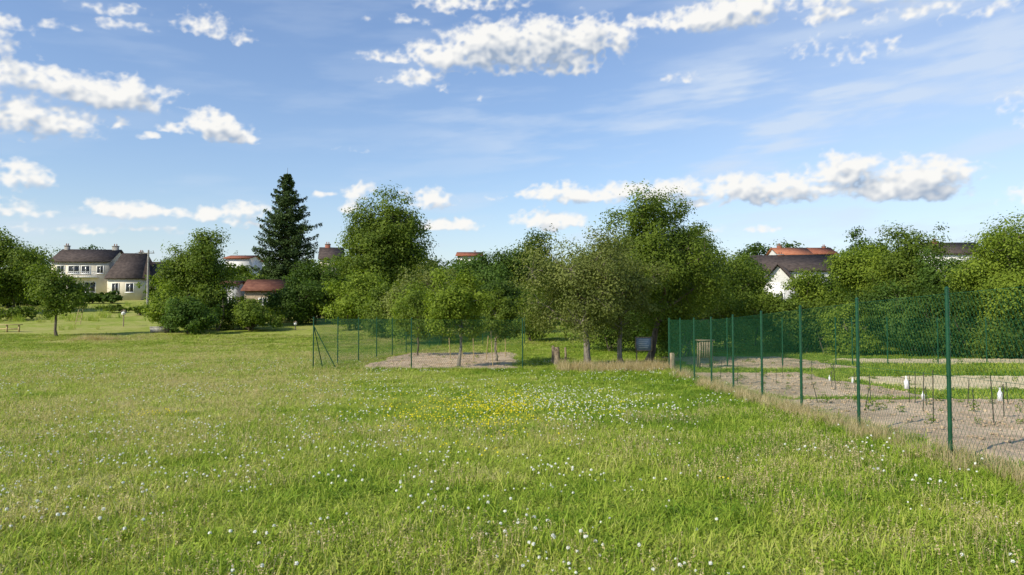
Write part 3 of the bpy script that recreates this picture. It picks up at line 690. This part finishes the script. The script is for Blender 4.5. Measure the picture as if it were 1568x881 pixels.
# notice board
x=px_x(985,30.5); z=H1(x,30.5); g=Geo()
for s in (-.28,.28): g.tube([[x+s,30.55,z],[x+s,30.55,z+1.25]],[.025,.025],0,6)
g.box((x,30.5,z+.95),(.62,.03,.5),1); 
for s in (-1,1): g.box((x+s*.33,30.49,z+.95),(.04,.06,.56),0); g.box((x,30.49,z+.95+s*.27),(.70,.055,.04),0)
for k in range(5): g.box((x-.02*(k%3),30.478,z+1.12-k*.08),(.42-.05*(k%3),.006,.015),2)
SIGN=noise_mat("slate_sign",(0.16,0.21,0.26),(0.28,0.34,0.40),scale=5,bump=0)
g.obj("notice_board",[WOOD,SIGN,TRIM])
# slatted box
x=px_x(1083,28.6); d=28.9; z=H1(x,d); g=Geo()
for s in (-.24,.24):
    for q in (0,.3): g.box((x+s,d+q,z+.55),(.05,.05,1.1),0)
for k in range(6): g.box((x-.22+k*.088,d-.035,z+.78),(.06,.02,.62),1)
for s in (.48,1.08): g.box((x,d-.012,z+s),(.54,.024,.05),0)
g.box((x,d+.15,z+1.14),(.66,.46,.04),0)
g.obj("slatted_compost_box",[WOOD,WOOD])
def birdhouse(px,d,h,s=.6):
    x=px_x(px,d); z=H1(x,d); g=Geo(); g.tube([[x,d,z],[x,d,z+h]],[.05,.045],0,6)
    g.box((x,d,z+h+.2*s),(.4*s,.35*s,.4*s),1)
    for q in (-1,1):
        v=np.array([[0,-.25,.58],[q*.3,-.25,.36],[q*.3,.25,.36],[0,.25,.58]])*s+np.array([x,d,z+h]); v2=v+np.array([0,0,.04])
        g.add(np.concatenate([v,v2]),[[0,3,2,1],[4,5,6,7],[0,1,5,4],[1,2,6,5],[2,3,7,6],[3,0,4,7]],0)
    g.box((x,d-.18*s,z+h+.22*s),(.1*s,.012,.1*s),2)
    g.obj("birdhouse",[WOOD,WHITE,DSTK])
birdhouse(190,64,1.0,.7); birdhouse(453,60,.4,.5)
def bench(px,d,w,h=.5):
    x=px_x(px,d); z=H1(x,d); g=Geo()
    for s in (-.45,0,.45):
        g.box((x+s*w,d,z+h/2),(.1,.1,h),0)
    g.box((x,d,z+h+.03),(w*1.08,.32,.06),0); g.box((x,d,z+h*.45),(w*.9-.1,.05,.1),0)
    g.obj("wooden_bench",[WOODY])
bench(12,58,2.1,.55)
x=px_x(247,58); z=H1(x,58); g=Geo()
g.box((x,58,z+.2),(1.3,.6,.4),0,taper=1.1)
for s in (-1,1): g.box((x,58+s*.29,z+.43),(1.4,.1,.06),0); g.box((x+s*.66,58,z+.43),(.1,.46,.06),0)
g.obj("stone_trough",[STONE])
for (px,d,h,r) in [(852,31,.8,.12),(846,32.5,.8,.07),(1028,28.0,.7,.1),(865,33,.7,.05)]:
    x=px_x(px,d); g=Geo(); z=H1(x,d); g.tube([[x,d,z-.05],[x+.03,d,z+h*.5],[x+.01,d,z+h],[x+.01,d,z+h+.01]],[r*1.2,r,r*.9,.01],0,9); g.obj("tree_stump" if r>.09 else "wooden_post",[WOOD])
x=px_x(120,66); z=H1(x,66); g=Geo()
for s in (-.22,.22): g.tube([[x+s,66,z],[x+s*.8+.1,66.5,z+2.0]],[.03,.03],0,5)
for k in range(6): g.tube([[x-.22+.02*k,66+.08*k,z+.25+.3*k],[x+.22+.01*k,66+.08*k,z+.25+.3*k]],[.02,.02],0,5)
g.obj("wooden_ladder",[WOODY])

# ------------------------------------------------------------ sky
SUN_AZ=math.radians(-128); SUN_EL=math.radians(37)
sdir=Vector((math.cos(SUN_EL)*math.sin(SUN_AZ),math.cos(SUN_EL)*math.cos(SUN_AZ),math.sin(SUN_EL)))
w=bpy.data.worlds.new("World"); sc.world=w; w.use_nodes=True
N=w.node_tree.nodes; L=w.node_tree.links; N.clear()
o=N.new('ShaderNodeOutputWorld'); bg=N.new('ShaderNodeBackground'); sk=N.new('ShaderNodeTexSky'); sk.sky_type='NISHITA'
sk.sun_disc=False; sk.sun_elevation=SUN_EL; sk.sun_rotation=SUN_AZ; sk.air_density=1.3; sk.dust_density=.4; sk.ozone_density=2.0
bg.inputs[1].default_value=.14
tn=N.new('ShaderNodeMix'); tn.data_type='RGBA'; tn.blend_type='MULTIPLY'; tn.inputs[0].default_value=1; tn.inputs[7].default_value=(.95,.99,1.16,1)
L.new(sk.outputs[0],tn.inputs[6]); L.new(tn.outputs[2],bg.inputs[0]); L.new(bg.outputs[0],o.inputs[0])
ld=bpy.data.lights.new("sun",'SUN'); ld.energy=5.0; ld.angle=math.radians(.5); ld.color=(1,.93,.78)
lo=bpy.data.objects.new("sun",ld); sc.collection.objects.link(lo); lo.rotation_euler=sdir.to_track_quat('Z','Y').to_euler()

# cloud backdrop (sector of the sky dome, alpha clouds)
AZ=np.linspace(-56,56,1500); EL=np.linspace(-1.0,34,480); A,E=np.meshgrid(AZ,EL)
def pix_ang(px,py):
    u=(px-CX)/F; v=(CY-py)/F; yy=math.cos(PITCH)-v*math.sin(PITCH); zz=math.sin(PITCH)+v*math.cos(PITCH)
    return math.degrees(math.atan2(u,yy)), math.degrees(math.atan2(zz,math.hypot(u,yy)))
BL=[ # px,py,rx,ry,strength
(8,30,24,14,.6),(100,40,38,9,.45),(190,42,44,12,.5),(175,12,60,12,.45),(315,40,50,24,.6),(365,60,22,10,.45),
(20,122,48,20,.9),(110,135,60,22,1),(185,150,65,24,1),(235,168,25,10,.6),(45,185,70,30,1),(183,190,12,9,.6),(262,196,26,9,.45),(230,207,18,7,.5),
(335,196,38,22,1.1),(372,214,26,9,.7),(25,274,38,19,.9),(35,320,26,10,.6),(70,326,20,7,.5),
(190,322,45,15,1),(235,328,30,11,.8),(275,331,28,10,.7),(320,330,25,13,.9),(365,328,36,17,1),(110,352,70,9,.5),(240,352,55,8,.5),(380,345,40,9,.5),(200,350,40,7,.4),
(548,300,24,20,.95),(540,320,26,9,.6),(655,305,40,18,.95),(685,345,42,13,.95),(492,302,22,8,.6),(760,303,22,6,.45),(735,157,6,7,.5),
(830,300,36,15,.95),(845,340,50,17,1.05),(905,300,50,17,1),(960,292,40,15,.9),(1030,293,55,20,1.05),(1060,312,40,12,.7),(1090,352,26,8,.5),
(1140,290,58,22,1.1),(1200,292,62,22,1.15),(1240,286,50,18,1.05),(1290,264,44,22,1.15),(1340,282,45,17,1),(1390,282,68,28,1.25),(1425,294,38,16,1.05),(1487,294,14,7,.75),(1180,352,46,7,.4),
(720,6,90,18,.7),(690,88,62,24,1),(760,80,80,36,1.25),(830,74,80,36,1.25),(905,60,55,32,1.1),(860,98,70,22,.9),(800,48,66,18,.8),(600,90,50,12,.6),(640,122,40,16,.7),(680,138,16,12,.6),(590,125,20,7,.4),(560,30,24,10,.35),(630,35,40,10,.35),
(1000,32,60,13,.75),(1070,32,60,19,.95),(1140,20,48,26,1.05),(1270,25,34,13,.75),(1045,120,34,14,.55),(1240,70,80,26,.2),(1330,80,80,22,.2),(1420,14,80,18,.4),(1520,20,70,22,.4),(1400,-24,200,22,.7),(1060,-34,140,20,.7),(760,-40,140,22,.8),
(540,230,50,10,.2),
(-120,140,90,30,1),(-100,310,80,20,1),(1700,290,90,24,1),(1760,150,120,40,1),(-160,40,120,40,.8)]
wu=(fbm(A*.7,E*1.1,4,60)-.5)*1.3; wv=(fbm(A*.7+40,E*1.1+9,4,61)-.5)*.8
U=A+wu;Vv=E+wv
B=np.full(A.shape,-1.5)
k=180/math.pi/F
for (px,py,rx,ry,s) in BL:
    a,e=pix_ang(px,py); du=(U-a)/(rx*k*1.15); dv=(Vv-e)/(ry*k*1.15); dv=np.where(dv<0,dv*1.5,dv)
    B=np.maximum(B,s*1.0-(du*du+dv*dv)*.85)
n1=fbm(A*.8+30,E*1.2+4,3,80,.5); n1b=fbm(A*2.4+30,E*3.0+4,4,88,.5); n2=1-np.abs(fbm(A*1.3+3,E*1.8,3,90,.45)*2-1)
Bc=np.maximum(B,-.8)
Dn=Bc+(n1-.5)*1.0+(n1b-.5)*.85+(n2-.75)*.8
al=sstep(-.04,.95,Dn)*.985
Dl=np.clip(Bc+(n1-.5)*.9+(n1b-.5)*.42+(n2-.75)*.9,-.1,1.8)
def shift(M,dx,dy): return np.roll(np.roll(M,-dx,1),-dy,0)
def blur(M,r):
    for ax in (0,1):
        s=0
        for q in range(-r,r+1): s=s+np.roll(M,q,ax)
        M=s/(2*r+1)
    return M
Dl=blur(Dl,1)
lit=(Dl-shift(Dl,-5,7))*.55+(Dl-shift(Dl,-11,17))*.55  # sunward light and underside shade, painted into the cloud vertex colours
core=blur(np.clip(Bc+(n1-.5)*.6,0,1.4),4)
base=np.clip(.64+lit*.95-.50*(core-.5),0,1)
base=np.clip(base+.15*(1-sstep(.2,.8,Dn)),0,1)
hi=np.array([.97,.96,.93]); lo_=np.array([.34,.43,.57])
col=lo_+(hi-lo_)*base[...,None]
ci=fbm((A+E*1.5)*.12+7,(E-A*.10)*.75,5,120,.55); ci2=fbm(A*.06+3,E*.14+8,3,130)
ca=sstep(.42,.78,ci)*(.30+.60*sstep(.35,.62,ci2))*(.6+.4*sstep(-5,25,A))
veil=.34*sstep(10,0,E)
side=.30*sstep(2,30,A)*sstep(1,9,E)*(.5+ci)
ca=np.clip(ca*.75+veil+side,0,.75)
ccol=np.array([.68,.78,.92])
at=al+(1-al)*ca
C=(col*al[...,None]+ccol*((1-al)*ca)[...,None])/np.maximum(at,1e-4)[...,None]
edge=sstep(56,48,np.abs(A))*sstep(34,29,E)*sstep(-1,0,E); at=at*edge
R=2600; ar=np.radians(A); er=np.radians(E)
V=np.stack([R*np.cos(er)*np.sin(ar),R*np.cos(er)*np.cos(ar),2+R*np.sin(er)],-1).reshape(-1,3)
nx=len(AZ); i=np.arange(len(EL)-1)[:,None]*nx+np.arange(nx-1)[None,:]
me=new_mesh("sky",V,np.stack([i,i+1,i+nx+1,i+nx],-1).reshape(-1,4),[],smooth=True)
a_=me.attributes.new("cloud",'FLOAT_COLOR','POINT'); a_.data.foreach_set("color",np.concatenate([C,at[...,None]],-1).astype(np.float32).ravel())
m,nt,N,L=mat("clouds"); out=N.new('ShaderNodeOutputMaterial'); at_=N.new('ShaderNodeAttribute'); at_.attribute_name='cloud'
em=N.new('ShaderNodeEmission'); tp=N.new('ShaderNodeBsdfTransparent'); mx=N.new('ShaderNodeMixShader')
L.new(at_.outputs['Color'],em.inputs[0]); L.new(at_.outputs['Alpha'],mx.inputs[0]); L.new(tp.outputs[0],mx.inputs[1]); L.new(em.outputs[0],mx.inputs[2]); L.new(mx.outputs[0],out.inputs[0])
try: m.cycles.emission_sampling='NONE'
except Exception as e_: print(e_)
me.materials.append(m); link("sky",me)

# ------------------------------------------------------------ camera
cd=bpy.data.cameras.new("camera"); cd.lens=26.0; cd.sensor_width=36; cd.clip_end=8000; cd.clip_start=.05
co=bpy.data.objects.new("camera",cd); sc.collection.objects.link(co); co.location=(0,0,CAMZ); co.rotation_euler=(math.pi/2+PITCH,0,0)
sc.camera=co
sc.view_settings.view_transform='Standard'; sc.view_settings.look='None'; sc.view_settings.exposure=0
